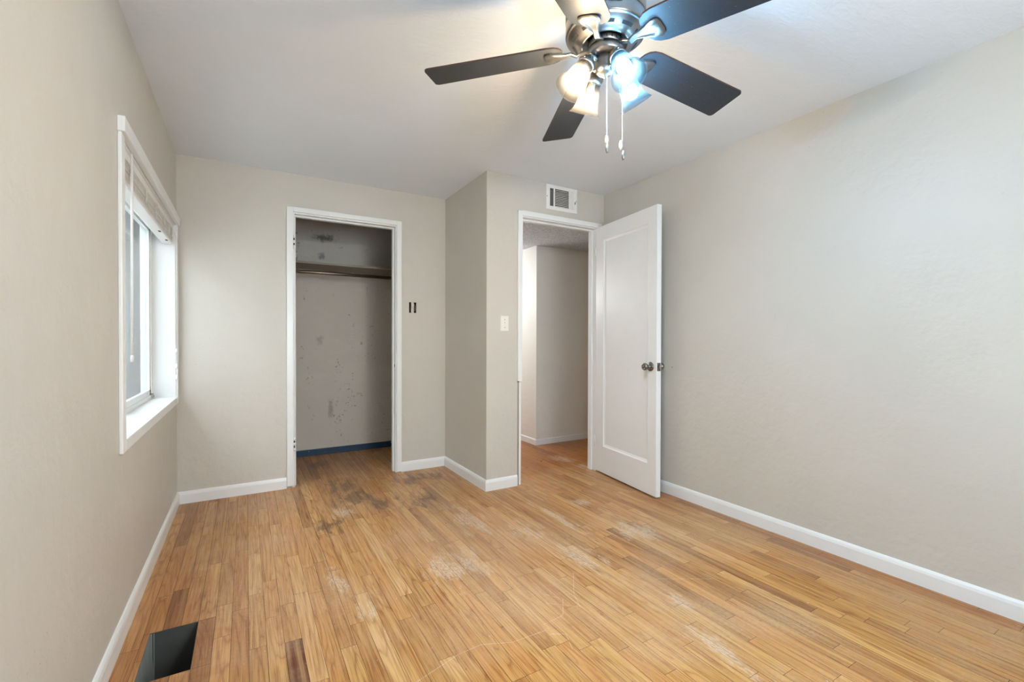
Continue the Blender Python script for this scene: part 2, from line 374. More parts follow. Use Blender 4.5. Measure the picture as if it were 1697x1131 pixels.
# ------------------------------------------------------------------ mesh builder
class MB:
    def __init__(s): s.v = []; s.f = []; s.mi = []; s.sm = []; s.m = 0; s.smooth = False; s.X = Matrix.Identity(4)
    def add(s, vs, fs, smooth=None):
        o = len(s.v); s.v += [tuple(s.X @ Vector(p)) for p in vs]
        for f in fs:
            s.f.append([i+o for i in f]); s.mi.append(s.m); s.sm.append(s.smooth if smooth is None else smooth)
    def box(s, x0, x1, y0, y1, z0, z1):
        s.add([(x0, y0, z0), (x1, y0, z0), (x1, y1, z0), (x0, y1, z0), (x0, y0, z1), (x1, y0, z1), (x1, y1, z1), (x0, y1, z1)],
              [(0, 3, 2, 1), (4, 5, 6, 7), (0, 1, 5, 4), (1, 2, 6, 5), (2, 3, 7, 6), (3, 0, 4, 7)], False)
    def prism(s, poly, a, b, axis):
        """poly of 2D points extruded along axis from a to b; the other two axes in cyclic order"""
        n = len(poly); vs = []
        for c in (a, b):
            for p, q in poly:
                v = [0, 0, 0]; v[axis] = c; v[(axis+1) % 3] = p; v[(axis+2) % 3] = q; vs.append(v)
        s.add(vs, [tuple(range(n))[::-1], tuple(range(n, 2*n))]+[(i, (i+1) % n, n+(i+1) % n, n+i) for i in range(n)], False)
    def lathe(s, prof, seg=48, smooth=True, axis=(0, 0, 1), org=(0, 0, 0), closed=False):
        az = Vector(axis).normalized(); ax = az.orthogonal().normalized(); ay = az.cross(ax); org = Vector(org)
        vs = []; fs = []; n = len(prof)
        for i in range(seg):
            a = 2*math.pi*i/seg; d = ax*math.cos(a)+ay*math.sin(a)
            for r, z in prof: vs.append(org+d*r+az*z)
        for i in range(seg):
            j = (i+1) % seg
            for k in range(n-1):
                fs.append((i*n+k, j*n+k, j*n+k+1, i*n+k+1))
        s.add(vs, fs, smooth)
    def tube(s, pts, r, seg=8, smooth=True, caps=True):
        pts = [Vector(p) for p in pts]; n = len(pts); vs = []; prev = None
        for i, p in enumerate(pts):
            d = (pts[min(i+1, n-1)]-pts[max(i-1, 0)]).normalized()
            a = d.orthogonal().normalized() if prev is None else (prev-d*prev.dot(d)).normalized()
            prev = a; b = d.cross(a); rr = r[i] if isinstance(r, (list, tuple)) else r
            for k in range(seg):
                t = 2*math.pi*k/seg; vs.append(p+a*math.cos(t)*rr+b*math.sin(t)*rr)
        fs = [(i*seg+k, i*seg+(k+1) % seg, (i+1)*seg+(k+1) % seg, (i+1)*seg+k) for i in range(n-1) for k in range(seg)]
        s.add(vs, fs, smooth)
        if caps: s.add(vs[:seg], [tuple(range(seg))[::-1]], False); s.add(vs[-seg:], [tuple(range(seg))], False)
    def sphere(s, c, r, seg=16, rings=10, sc=(1, 1, 1)):
        prof = [(math.sin(math.pi*k/rings)*r, -math.cos(math.pi*k/rings)*r) for k in range(rings+1)]
        prof[0] = (1e-5, prof[0][1]); prof[-1] = (1e-5, prof[-1][1])
        X = s.X; s.X = X @ Matrix.Translation(c) @ Matrix.Diagonal((*sc, 1)); s.lathe(prof, seg); s.X = X
    def wall(s, us, vs_, solid, put, t0, t1):
        """slab on a grid us x vs_, cells kept where solid(i,j); put(u,v,t) gives the point"""
        nu, nv = len(us)-1, len(vs_)-1
        S_ = lambda i, j: 0 <= i < nu and 0 <= j < nv and solid((us[i]+us[i+1])/2, (vs_[j]+vs_[j+1])/2)
        for i in range(nu):
            for j in range(nv):
                if not S_(i, j): continue
                a, b, c, d = us[i], us[i+1], vs_[j], vs_[j+1]
                def q(*p): s.add([put(*x) for x in p], [(0, 1, 2, 3)], False)
                q((a, c, t0), (b, c, t0), (b, d, t0), (a, d, t0)); q((a, c, t1), (a, d, t1), (b, d, t1), (b, c, t1))
                if not S_(i-1, j): q((a, c, t0), (a, d, t0), (a, d, t1), (a, c, t1))
                if not S_(i+1, j): q((b, c, t0), (b, c, t1), (b, d, t1), (b, d, t0))
                if not S_(i, j-1): q((a, c, t0), (a, c, t1), (b, c, t1), (b, c, t0))
                if not S_(i, j+1): q((a, d, t0), (b, d, t0), (b, d, t1), (a, d, t1))
    def build(s, name, mats, parent=None, loc=None, bevel=0, recalc=True):
        me = bpy.data.meshes.new(name); me.from_pydata([tuple(v) for v in s.v], [], s.f)
        if not isinstance(mats, (list, tuple)): mats = [mats]
        for m in mats: me.materials.append(m)
        me.polygons.foreach_set('material_index', s.mi); me.polygons.foreach_set('use_smooth', s.sm)
        if recalc:
            bm = bmesh.new(); bm.from_mesh(me); bmesh.ops.remove_doubles(bm, verts=bm.verts, dist=1e-6)
            bmesh.ops.recalc_face_normals(bm, faces=bm.faces); bm.to_mesh(me); bm.free()
        me.update()
        o = bpy.data.objects.new(name, me); COL.objects.link(o)
        if parent is not None: o.parent = parent
        if loc is not None: o.location = loc
        if bevel:
            b = o.modifiers.new('bevel', 'BEVEL'); b.width = bevel; b.segments = 2; b.limit_method = 'ANGLE'; b.angle_limit = math.radians(40)
        return o

def tag(o, label=None, cat=None, group=None, kind=None):
    if label: o['label'] = label
    if cat: o['category'] = cat
    if group: o['group'] = group
    if kind: o['kind'] = kind
    return o
def thing(name, loc, label, cat, group=None, rot=(0, 0, 0)):
    o = bpy.data.objects.new(name, None); COL.objects.link(o); o.location = loc; o.rotation_euler = rot
    o.empty_display_size = .05
    return tag(o, label, cat, group)
def struct(o, label, cat): return tag(o, label, cat, kind='structure')

# ------------------------------------------------------------------ floor: every strip a face island
REG = (-.317, -.165, 1.872, 2.177)       # register cut-out x0,x1,y0,y1
def build_floor():
    b = MB(); W_ = .0572; g = .0006
    faces = []; tones = []; rnds = []
    x0 = -.165-W_*round((1.5)/W_)
    def put(xa, xb, ya, yb, tone, rv):
        b.m = 0; b.add([(xa+g, ya+g, 0), (xb-g, ya+g, 0), (xb-g, yb-g, 0), (xa+g, yb-g, 0)], [(0, 1, 2, 3)], False)
        tones.append(tone); rnds.append(rv)
    x = x0
    while x < 4.6:
        xa, xb = x, x+W_
        y = -1.05-random.random()*.8
        if xb < XL-.05: x += W_; continue
        while y < 6.6:
            L = random.choice((.28, .4, .52, .66, .8, 1.0))*random.uniform(.85, 1.15)
            ya, yb = y, y+L; y = yb
            if xa > 2.72 and yb < 3.0: continue
            if yb < -1.02: continue
            t = min(1, max(.2, random.gauss(.64, .19)))
            if random.random() < .05: t = random.uniform(.15, .3)
            cx, cy = (xa+xb)/2, (ya+yb)/2
            if xa < .152 < xb and ya < 1.80 < yb:
                ya2 = 1.86
                rv = (random.random(), random.random(), random.random()); put(xa, xb, ya, 1.86, .02, rv)
                if yb > ya2: put(xa, xb, ya2, yb, .55, (random.random(), random.random(), random.random()))
                continue
            rv = (random.random(), random.random(), random.random())
            if xb > REG[0] and xa < REG[1] and yb > REG[2] and ya < REG[3]:
                if ya < REG[2]: put(xa, xb, ya, REG[2], t, rv)
                if yb > REG[3]: put(xa, xb, REG[3], yb, t, rv)
                la, lb = max(ya, REG[2]), min(yb, REG[3])
                if xa < REG[0]-.002: put(xa, REG[0], la, lb, t, rv)
                if xb > REG[1]+.002: put(REG[1], xb, la, lb, t, rv)
            else: put(xa, xb, ya, yb, t, rv)
        x += W_
    nb = len(b.f)
    b.m = 1   # dark underlay seen through the joints, with the register hole left open
    us = [-.56, REG[0], REG[1], 4.6]; vs_ = [-1.05, REG[2], REG[3], 6.6]
    b.wall(us, vs_, lambda u, v: not (REG[0] < u < REG[1] and REG[2] < v < REG[3]), lambda u, v, t: (u, v, t), -.0025, -.022)
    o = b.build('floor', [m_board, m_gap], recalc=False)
    me = o.data; n = len(me.polygons)
    a = me.attributes.new('tone', 'FLOAT', 'FACE'); a.data.foreach_set('value', tones+[.5]*(n-nb))
    r = me.attributes.new('rnd', 'FLOAT_VECTOR', 'FACE'); r.data.foreach_set('vector', [c for v in rnds+[(0, 0, 0)]*(n-nb) for c in v])
    return struct(o, 'worn golden oak strip floor running through room, closet and hall', 'floor')
build_floor()

# ------------------------------------------------------------------ walls and ceilings
WIN = (2.225, 3.745, .742, 1.887)       # window opening y0,y1,z0,z1
b = MB(); b.wall([YR-.1, WIN[0], WIN[1], YB+.1], [-.02, WIN[2]-.045, WIN[3], ZC+.05], lambda u, v: not (WIN[0] < u < WIN[1] and WIN[2]-.045 < v < WIN[3]), lambda u, v, t: (t, u, v), XL, XL-.19)
struct(b.build('wall_left', m_wall), 'beige left wall with the window in it', 'wall')
b = MB(); b.box(XR, XR+.1, YR-.1, YD+.10, -.02, ZC+.05)
struct(b.build('wall_right', m_wall), 'long plain beige wall on the right beside the open door', 'wall')
CLO = (.300, 1.106, 2.094)              # rough closet opening
OUT = (1.2075, 1.2705, 1.356, 1.447)    # bare switch box by the closet
b = MB(); b.wall([XL-.1, CLO[0], CLO[1], OUT[0], OUT[1], XC+.05], [-.02, OUT[2], OUT[3], CLO[2], ZC+.05],
    lambda u, v: not ((CLO[0] < u < CLO[1] and v < CLO[2]) or (OUT[0] < u < OUT[1] and OUT[2] < v < OUT[3])), lambda u, v, t: (u, t, v), YB, YB+.1)
struct(b.build('wall_back', m_wall), 'beige back wall with the closet doorway', 'wall')
b = MB(); b.box(XC, XC+.1, YD+.0, YB, -.02, ZC+.05)
struct(b.build('wall_return', m_wall2), 'narrow beige wall jutting out between closet and hall door', 'wall')
DOO = (1.806, 2.612, 2.094)
VEN = (2.095, 2.350, 2.198, 2.348)
b = MB(); b.wall([XC+.1, DOO[0], VEN[0], VEN[1], DOO[1], XR], [-.02, DOO[2], VEN[2], VEN[3], ZC+.05],
    lambda u, v: not ((DOO[0] < u < DOO[1] and v < DOO[2]) or (VEN[0] < u < VEN[1] and VEN[2] < v < VEN[3])), lambda u, v, t: (u, t, v), YD, YD+.1)
struct(b.build('wall_entry', m_wall2), 'beige wall around the hall doorway', 'wall')
RW = (.35, 1.95, .8, 1.95)
b = MB(); b.wall([XL-.1, RW[0], RW[1], XR+.1], [-.02, RW[2], RW[3], ZC+.05], lambda u, v: not (RW[0] < u < RW[1] and RW[2] < v < RW[3]), lambda u, v, t: (u, t, v), YR, YR-.1)
struct(b.build('wall_rear', m_wall2), 'beige wall behind the camera', 'wall')
b = MB(); b.box(XL-.2, XR+.1, YR-.1, YB+.1, ZC, ZC+.06)
struct(b.build('ceiling', m_ceil), 'pale grey bedroom ceiling', 'ceiling')
# closet shell
b = MB(); b.box(-.30, 1.62, YCB, YCB+.08, -.02, ZC+.1)
struct(b.build('wall_closet_back', m_closet), 'stained grey beige wall at the back of the closet', 'wall')
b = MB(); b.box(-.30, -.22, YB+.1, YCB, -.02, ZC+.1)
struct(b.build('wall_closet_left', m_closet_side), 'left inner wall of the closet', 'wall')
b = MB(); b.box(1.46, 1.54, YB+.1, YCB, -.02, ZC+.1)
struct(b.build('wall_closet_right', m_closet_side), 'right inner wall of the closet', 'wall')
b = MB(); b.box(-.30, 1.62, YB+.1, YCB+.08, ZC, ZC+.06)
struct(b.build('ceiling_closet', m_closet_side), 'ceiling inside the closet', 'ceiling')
# hall shell
HX, HY = 2.678, 4.056
b = MB(); b.box(HX, 4.6, HY, 6.6, -.02, HZ+.1)
struct(b.build('wall_hall', m_hall), 'beige hall wall corner seen through the doorway', 'wall')
b = MB(); b.box(1.62, 1.70, YD+.1, 6.6, -.02, HZ+.1)
struct(b.build('wall_hall_left', m_hall), 'left wall of the hall', 'wall')
b = MB(); b.box(1.70, HX, 6.5, 6.6, -.02, HZ+.1)
struct(b.build('wall_hall_end', m_hall), 'far end wall of the hall', 'wall')
b = MB(); b.box(4.5, 4.6, YD+.1, HY, -.02, HZ+.1)
struct(b.build('wall_hall_right', m_hall), 'right end wall of the hall', 'wall')
b = MB(); b.box(XR+.1, 4.6, YD+.0, YD+.1, -.02, HZ+.1)
struct(b.build('wall_hall_near', m_hall), 'hall wall behind the bedroom', 'wall')
b = MB(); b.box(1.62, 4.6, YD+.1, 6.6, HZ, HZ+.06)
struct(b.build('ceiling_hall', m_pop), 'speckled popcorn ceiling of the hall', 'ceiling')

# ------------------------------------------------------------------ baseboards
BH, BT = .083, .0135
prof = [(0, 0), (BT, 0), (BT, BH-.022), (BT-.003, BH-.010), (BT-.008, BH-.002), (0, BH)]
def baseboard(name, p, q, nrm, label, prof=prof, mat=None, m0=0, m1=0):
    """profile swept from p to q on the floor, nrm towards the room; m0/m1: mitre slopes at the ends"""
    p, q, n = Vector((*p, 0)), Vector((*q, 0)), Vector((*nrm, 0)); d = (q-p).normalized()
    vs = [p+n*a-d*(a*m0)+Vector((0, 0, c)) for a, c in prof]+[q+n*a+d*(a*m1)+Vector((0, 0, c)) for a, c in prof]
    k = len(prof); b = MB()
    b.add(vs, [tuple(range(k))[::-1], tuple(range(k, 2*k))]+[(i, (i+1) % k, k+(i+1) % k, k+i) for i in range(k)], False)
    return struct(b.build(name, mat or m_trim), label, 'baseboard')
baseboard('baseboard_left', (XL, YR), (XL, YB), (1, 0), 'white baseboard along the left wall under the window', m1=-1)
baseboard('baseboard_back_left', (XL, YB), (.262, YB), (0, -1), 'short white baseboard left of the closet', m0=-1)
baseboard('baseboard_back_right', (1.137, YB), (XC, YB), (0, -1), 'short white baseboard right of the closet', m1=-1)
baseboard('baseboard_return', (XC, YB), (XC, YD), (-1, 0), 'white baseboard on the jutting wall', m0=-1, m1=1)
baseboard('baseboard_entry', (XC, YD), (1.803, YD), (0, -1), 'white baseboard under the light switch', m0=1)
baseboard('baseboard_right', (XR, YD-.02), (XR, YR), (-1, 0), 'long white baseboard along the right wall')
baseboard('baseboard_rear', (XR, YR), (XL, YR), (0, 1), 'white baseboard behind the camera')
hp = [(0, 0), (.012, 0), (.012, .054), (.007, .062), (0, .062)]
baseboard('baseboard_hall_side', (HX, 6.5), (HX, HY), (-1, 0), 'white hall baseboard on the side of the corner', prof=hp, m1=1)
baseboard('baseboard_hall_front', (HX, HY), (4.5, HY), (0, -1), 'white hall baseboard on the face of the corner', prof=hp, m0=1)
cp = [(0, 0), (.016, 0), (.016, .052), (.011, .060), (0, .060)]
baseboard('baseboard_closet', (-.22, YCB), (1.46, YCB), (0, -1), 'chipped dark blue baseboard at the back of the closet', prof=cp, mat=m_blue)

# ------------------------------------------------------------------ closet doorway trim
CX0, CX1, CZT = .319, 1.090, 2.076      # clear opening
b = MB()
cas = .0465; ct = .017
b.box(.264, .309, YB-ct, YB, .016, 2.123)
b.box(1.097, 1.139, YB-ct, YB, .008, 2.123)
b.box(.309, 1.097, YB-ct, YB, 2.087, 2.123)
struct(b.build('trim_1', m_trim, bevel=.003), 'white casing around the closet doorway', 'door casing')
b = MB()
b.box(.300, CX0, YB-.002, YB+.105, .0, 2.094); b.box(CX1, 1.106, YB-.002, YB+.105, 0, 2.094); b.box(CX0, CX1, YB-.002, YB+.105, CZT, 2.094)
b.box(CX0, CX0+.012, YB+.042, YB+.08, 0, CZT); b.box(CX1-.012, CX1, YB+.042, YB+.08, 0, CZT); b.box(CX0+.012, CX1-.012, YB+.042, YB+.08, CZT-.012, CZT)
jo = struct(b.build('trim_2', m_trim, bevel=.0015), 'white jamb and stop inside the closet doorway', 'door jamb')
for z0 in (1.810, .279):                 # painted-over hinge leaves with empty screw slots
    b = MB(); h = .10
    b.box(CX0-.0015, CX0+.003, YB+.003, YB+.033, z0, z0+h)
    for k in (0, .42, .80): b.lathe([(1e-5, 0), (.0065, 0), (.0065, h*.2), (1e-5, h*.2)], 10, org=(CX0-.004, YB-.020, z0+k*h))
    b.m = 1
    for k in (.26, .64): b.box(CX0-.009, CX0-.001, YB-.0195, YB-.0165, z0+h*k, z0+h*(k+.15))
    b.build('hinge_leaf', [m_trim, m_slot], jo)
b = MB(); b.box(CX1-.0012, CX1+.001, YB+.008, YB+.034, .875, .935); b.m = 1; b.box(CX1-.0018, CX1-.0005, YB+.014, YB+.030, .893, .917)
b.build('strike_plate', [m_trim, m_slot], jo)

# ------------------------------------------------------------------ hall doorway trim and door
b = MB()
b.box(1.802, 1.839, YD-.017, YD, .806, 2.121)
b.box(1.839, 2.600, YD-.017, YD, 2.084, 2.121)
b.box(2.600, 2.640, YD-.017, YD, .0, 2.121)
struct(b.build('trim_3', m_trim, bevel=.003), 'white casing around the hall doorway, lower left piece missing', 'door casing')
b = MB()
b.box(1.8195, 1.839, YD-.001, YD+.105, 0, 2.094); b.box(2.592, 2.612, YD-.001, YD+.105, 0, 2.094); b.box(1.839, 2.592, YD-.001, YD+.105, 2.076, 2.094)
b.box(1.839, 1.851, YD+.045, YD+.085, 0, 2.076); b.box(2.580, 2.592, YD+.045, YD+.085, 0, 2.076); b.box(1.851, 2.580, YD+.045, YD+.085, 2.064, 2.076)
jo2 = struct(b.build('trim_4', m_trim, bevel=.0015), 'white jamb and stop inside the hall doorway', 'door jamb')
b = MB(); b.box(1.806, 1.8195, YD+.012, YD+.1, 0, .84); b.build('gap_shade_block', m_black, jo2)  # black block stands in for the shade inside the gap
b = MB(); b.box(1.8065, 1.8120, YD-.0005, YD+.012, 0, .80); b.build('plaster_edge', m_raw, jo2)

DW, DT, DZ0, DZ1 = .761, .040, .012, 2.083
dang = math.radians(-97.32)
# door frame of reference: x along the leaf from the hinge, y = leaf thickness away from the room face, z up
# (the room face is the one that looks left)
def build_door():
    b = MB()
    xs = (0, .110, .668, DW); zs = (DZ0, .236, 1.966, DZ1)
    mw, dp = .020, .012
    for y, sgn in ((0, 1), (DT, -1)):
        P = lambda x, z, d=0: (x, y+sgn*d, z)
        X0, X1, X2, X3 = xs; Z0, Z1, Z2, Z3 = zs
        V = [P(X0, Z0), P(X3, Z0), P(X3, Z3), P(X0, Z3), P(X1, Z1), P(X2, Z1), P(X2, Z2), P(X1, Z2),
             P(X1+.004, Z1+.004, .006), P(X2-.004, Z1+.004, .006), P(X2-.004, Z2-.004, .006), P(X1+.004, Z2-.004, .006),
             P(X1+mw, Z1+mw, dp), P(X2-mw, Z1+mw, dp), P(X2-mw, Z2-mw, dp), P(X1+mw, Z2-mw, dp)]
        F = []
        for k in range(3):
            for i in range(4): F.append((k*4+i, k*4+(i+1) % 4, k*4+4+(i+1) % 4, k*4+4+i))
        F.append((12, 13, 14, 15)); b.add(V, F, False)
    X3 = DW; z0, z1 = DZ0, DZ1
    for q in (((0, z0), (0, z1)), ((X3, z0), (X3, z1)), ((0, z0), (X3, z0)), ((0, z1), (X3, z1))):
        (xa, za), (xb, zb) = q
        b.add([(xa, 0, za), (xb, 0, zb), (xb, DT, zb), (xa, DT, za)], [(0, 1, 2, 3)], False)
    o = b.build('door_1', m_door, bevel=.0025)
    o.location = (2.589, YD-.003, 0); o.rotation_euler = (0, 0, dang)
    struct(o, 'white single panel door standing open against the right wall', 'door')
    # local +y of the rotated frame points to +x of the room: room face is y=0
    KZ, KX = .936, .700
    def knob(name, y, s, lock):
        b = MB(); pr = [(1e-5, 0), (.0335, 0), (.0335, .004), (.030, .009), (.017, .013), (.0115, .016), (.0115, .030), (.015, .034), (.023, .040), (.0265, .049), (.0262, .058), (.022, .064)]
        pr += [(.017, .0655), (.0155, .0625), (.006, .0625), (.005, .067), (1e-5, .067)] if lock else [(.012, .067), (1e-5, .068)]
        b.lathe(pr, 32, axis=(0, s, 0), org=(KX, y, KZ))
        return b.build(name, m_chrome, o)
    knob('door_knob', -.0005, -1, True)['label'] = 'chrome knob with a keyhole on the room side'
    knob('door_knob', DT+.0005, 1, False)['label'] = 'round chrome knob on the wall side'
    b = MB(); b.box(DW-.0012, DW+.0015, .006, DT-.006, KZ-.029, KZ+.029); b.m = 1; b.box(DW-.001, DW+.008, .012, DT-.013, KZ-.010, KZ+.010)
    for zz in (-.021, .021): b.lathe([(1e-5, .0), (.004, 0), (.003, .0012), (1e-5, .0012)], 10, axis=(1, 0, 0), org=(DW+.0012, DT/2, KZ+zz))
    b.build('latch_plate', [m_brass, m_chrome], o)
    for z in (1.83, .22):
        b = MB(); b.lathe([(1e-5, 0), (.006, 0), (.006, .09), (1e-5, .09)], 12, org=(-.004, -.004, z)); b.build('hinge', m_trim, o)
build_door()

# ------------------------------------------------------------------ closet shelf and rod
b = MB(); b.box(-.22, 1.46, 4.372, YCB, 1.797, 1.815)
tag(b.build('closet_shelf', m_shelf, bevel=.001), 'plain grey brown shelf across the top of the closet', 'shelf')
t_ = thing('closet_rod', (.62, 4.52, 1.742), 'long round clothes rod under the closet shelf', 'clothes rod')
b = MB(); b.tube([(-.84, 0, 0), (.84, 0, 0)], .0165, 16); b.build('rod', m_rod, t_)
for x in (-.84, .84):
    b = MB(); b.lathe([(1e-5, 0), (.03, 0), (.03, .006), (.02, .012), (1e-5, .012)], 20, axis=(1 if x < 0 else -1, 0, 0), org=(x, 0, 0)); b.build('rod_socket', m_rod, t_)

# ------------------------------------------------------------------ bare switch box by the closet
t_ = thing('open_switch_box', ((OUT[0]+OUT[1])/2, YB, (OUT[2]+OUT[3])/2), 'uncovered electrical switch box, black hole with pale strap, right of the closet', 'switch box')
hw, hh = (OUT[1]-OUT[0])/2, (OUT[3]-OUT[2])/2
b = MB(); b.box(-hw+.0005, hw-.0005, .05, .052, -hh+.0005, hh-.0005)
for x0, x1, z0, z1 in ((-hw+.0003, -hw+.002, -hh, hh), (hw-.002, hw-.0003, -hh, hh), (-hw, hw, -hh+.0003, -hh+.002), (-hw, hw, hh-.002, hh-.0003)): b.box(x0, x1, .002, .05, z0, z1)
b.build('box_shell', m_black, t_)
b = MB(); b.box(-.014, .010, -.001, .014, -.050, .050); b.box(-.006, .002, -.010, 0, -.006, .010); b.lathe([(1e-5, 0), (.004, 0), (.003, .002), (1e-5, .002)], 10, axis=(0, -1, 0), org=(-.002, -.001, .040)); b.lathe([(1e-5, 0), (.004, 0), (.003, .002), (1e-5, .002)], 10, axis=(0, -1, 0), org=(-.002, -.001, -.040))
b.build('switch_strap', m_wall2, t_, bevel=.001)
b = MB(); b.tube([(.020, .012, -.03), (.0205, .004, -.012), (.0200, .006, .012), (.017, .014, .034)], .0016, 8); b.build('bare_wire', m_cord, t_)

# ------------------------------------------------------------------ light switch by the door
t_ = thing('light_switch', (1.690, YD, 1.248), 'white toggle light switch plate left of the hall doorway', 'light switch')
b = MB(); pw, ph = .0365, .059
b.add([(-pw, 0, -ph), (pw, 0, -ph), (pw, 0, ph), (-pw, 0, ph), (-pw+.004, -.006, -ph+.004), (pw-.004, -.006, -ph+.004), (pw-.004, -.006, ph-.004), (-pw+.004, -.006, ph-.004)],
      [(0, 1, 2, 3), (4, 5, 6, 7), (0, 1, 5, 4), (1, 2, 6, 5), (2, 3, 7, 6), (3, 0, 4, 7)], False)
b.build('cover_plate', m_plastic, t_, bevel=.0012)
b = MB(); b.box(-.0052, .0052, -.0075, -.0055, -.012, .012); b.m = 0
b.add([(-.004, -.0070, -.002), (.004, -.0070, -.002), (.004, -.0070, .009), (-.004, -.0070, .009), (-.003, -.018, .009), (.003, -.018, .009), (.003, -.017, .013), (-.003, -.017, .013)], [(0, 3, 2, 1), (4, 5, 6, 7), (0, 1, 5, 4), (1, 2, 6, 5), (2, 3, 7, 6), (3, 0, 4, 7)], False)
b.build('toggle', m_plastic, t_)
for z in (.030, -.030):
    b = MB(); b.lathe([(1e-5, 0), (.0034, 0), (.0026, .0014), (1e-5, .0014)], 12, axis=(0, -1, 0), org=(0, -.006, z)); b.build('screw', m_brass, t_)

# ------------------------------------------------------------------ wall vent over the door
t_ = thing('wall_vent', (2.2215, YD, 2.272), 'white metal air register with louvres above the hall doorway', 'vent')
vw, vh = .1545, .1
banks = ((-.119, -.083, -.070, .072), (-.070, .070, -.070, .072), (.083, .119, -.070, .072))
us = sorted({-vw, vw, *(v for k in banks for v in k[:2])}); vs_ = [-vh, -.070, .072, vh]
b = MB(); b.wall(us, vs_, lambda u, v: not any(k[0] < u < k[1] and k[2] < v < k[3] for k in banks), lambda u, v, t: (u, t, v), -.007, -.001)
b.build('face_plate', m_ventw, t_, bevel=.0015)
b = MB()
for i in range(11):          # tilted horizontal louvres in the middle bank
    z = -.064+i*.0128
    b.add([(-.070, -.0062, z-.003), (.070, -.0062, z-.003), (.070, .006, z+.0062), (-.070, .006, z+.0062), (-.070, -.0052, z-.0045), (.070, -.0052, z-.0045), (.070, .007, z+.0047), (-.070, .007, z+.0047)],
          [(0, 1, 2, 3), (4, 7, 6, 5), (0, 4, 5, 1), (1, 5, 6, 2), (2, 6, 7, 3), (3, 7, 4, 0)], False)
for x0, s in ((-.119, 1), (.083, -1)):
    for i in range(3):
        x = x0+.006+i*.012
        dx = .0045*s
        b.add([(x-dx-.0008, -.0062, -.070), (x-dx+.0008, -.0062, -.070), (x+dx+.0008, .006, -.070), (x+dx-.0008, .006, -.070), (x-dx-.0008, -.0062, .072), (x-dx+.0008, -.0062, .072), (x+dx+.0008, .006, .072), (x+dx-.0008, .006, .072)],
              [(0, 3, 2, 1), (4, 5, 6, 7), (0, 1, 5, 4), (1, 2, 6, 5), (2, 3, 7, 6), (3, 0, 4, 7)], False)
b.build('louvres', m_ventw, t_)
b = MB(); b.box(-.1265, .1280, .050, .056, -.073, .075)
for a in ((-.1265, -.1255, .001, .05, -.073, .075), (.1270, .1280, .001, .05, -.073, .075), (-.1265, .1280, .001, .05, -.073, -.072), (-.1265, .1280, .001, .05, .074, .075)): b.box(*a)
b.build('duct_box', m_slot, t_)
b = MB(); b.box(.128, .133, -.016, -.006, -.026, -.006); b.build('damper_lever', m_nickel, t_)
for x in (-.147, .147):
    b = MB(); b.lathe([(1e-5, 0), (.004, 0), (.003, .0016), (1e-5, .0016)], 12, axis=(0, -1, 0), org=(x, -.007, .003)); b.build('screw', m_brass, t_)

# ------------------------------------------------------------------ floor duct boot
t_ = thing('floor_duct_opening', (REG[0], REG[2], -.3), 'open rectangular floor duct hole without its grille, near the left wall', 'floor vent')
w, l = REG[1]-REG[0], REG[3]-REG[2]
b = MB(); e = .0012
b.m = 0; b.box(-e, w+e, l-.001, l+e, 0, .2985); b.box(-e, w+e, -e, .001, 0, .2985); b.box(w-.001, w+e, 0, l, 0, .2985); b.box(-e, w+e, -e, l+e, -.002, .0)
b.build('duct_walls', m_duct_shaded, t_)
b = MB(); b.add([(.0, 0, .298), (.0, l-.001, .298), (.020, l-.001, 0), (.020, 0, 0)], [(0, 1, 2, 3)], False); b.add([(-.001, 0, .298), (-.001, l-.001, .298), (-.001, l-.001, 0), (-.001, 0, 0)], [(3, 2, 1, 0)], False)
b.build('folded_side', m_duct_lit, t_)
b = MB(); b.box(.001, .006, l-.006, l-.001, 0, .297); b.box(.010, .0125, l-.0035, l-.001, 0, .297); b.build('corner_seam', m_duct_lit, t_)

# ------------------------------------------------------------------ window
wx = XL
wroot = MB()
# sill board
wroot.box(wx-.135, wx+.015, WIN[0]-.002, WIN[1]+.002, WIN[2]-.044, WIN[2])
win = struct(wroot.build('window_1', m_trim, bevel=.002), 'white window with deep sill in the left wall', 'window')
b = MB(); b.box(wx, wx+.024, 2.168, 3.800, 1.887, 1.944); b.build('head_casing', m_trim, win, bevel=.003)
b = MB(); b.box(wx, wx+.013, 2.172, 2.227, .694, 1.887); b.build('side_casing', m_trim, win, bevel=.003)
b = MB(); b.box(wx, wx+.013, 3.743, 3.797, .700, 1.887); b.build('side_casing', m_trim, win, bevel=.003)
b = MB()          # jamb lining
b.box(wx-.16, wx, WIN[0]-.001, WIN[0]+.006, WIN[2], WIN[3]); b.box(wx-.16, wx, WIN[1]-.006, WIN[1]+.001, WIN[2], WIN[3]); b.box(wx-.16, wx, WIN[0], WIN[1], WIN[3]-.006, WIN[3]+.001)
b.build('jamb_lining', m_trim, win)
fx0, fx1 = wx-.175, wx-.120
b = MB()          # vinyl frame
y0, y1, z0, z1 = WIN[0]+.006, WIN[1]-.006, WIN[2]-.03, WIN[3]-.006
b.box(fx0, fx1, y0, y1, z0, z0+.052); b.box(fx0, fx1, y0, y1, z1-.035, z1); b.box(fx0, fx1, y0, y0+.035, z0, z1); b.box(fx0, fx1, y1-.035, y1, z0, z1)
b.build('frame', m_trim, win, bevel=.002)
ym = (y0+y1)/2
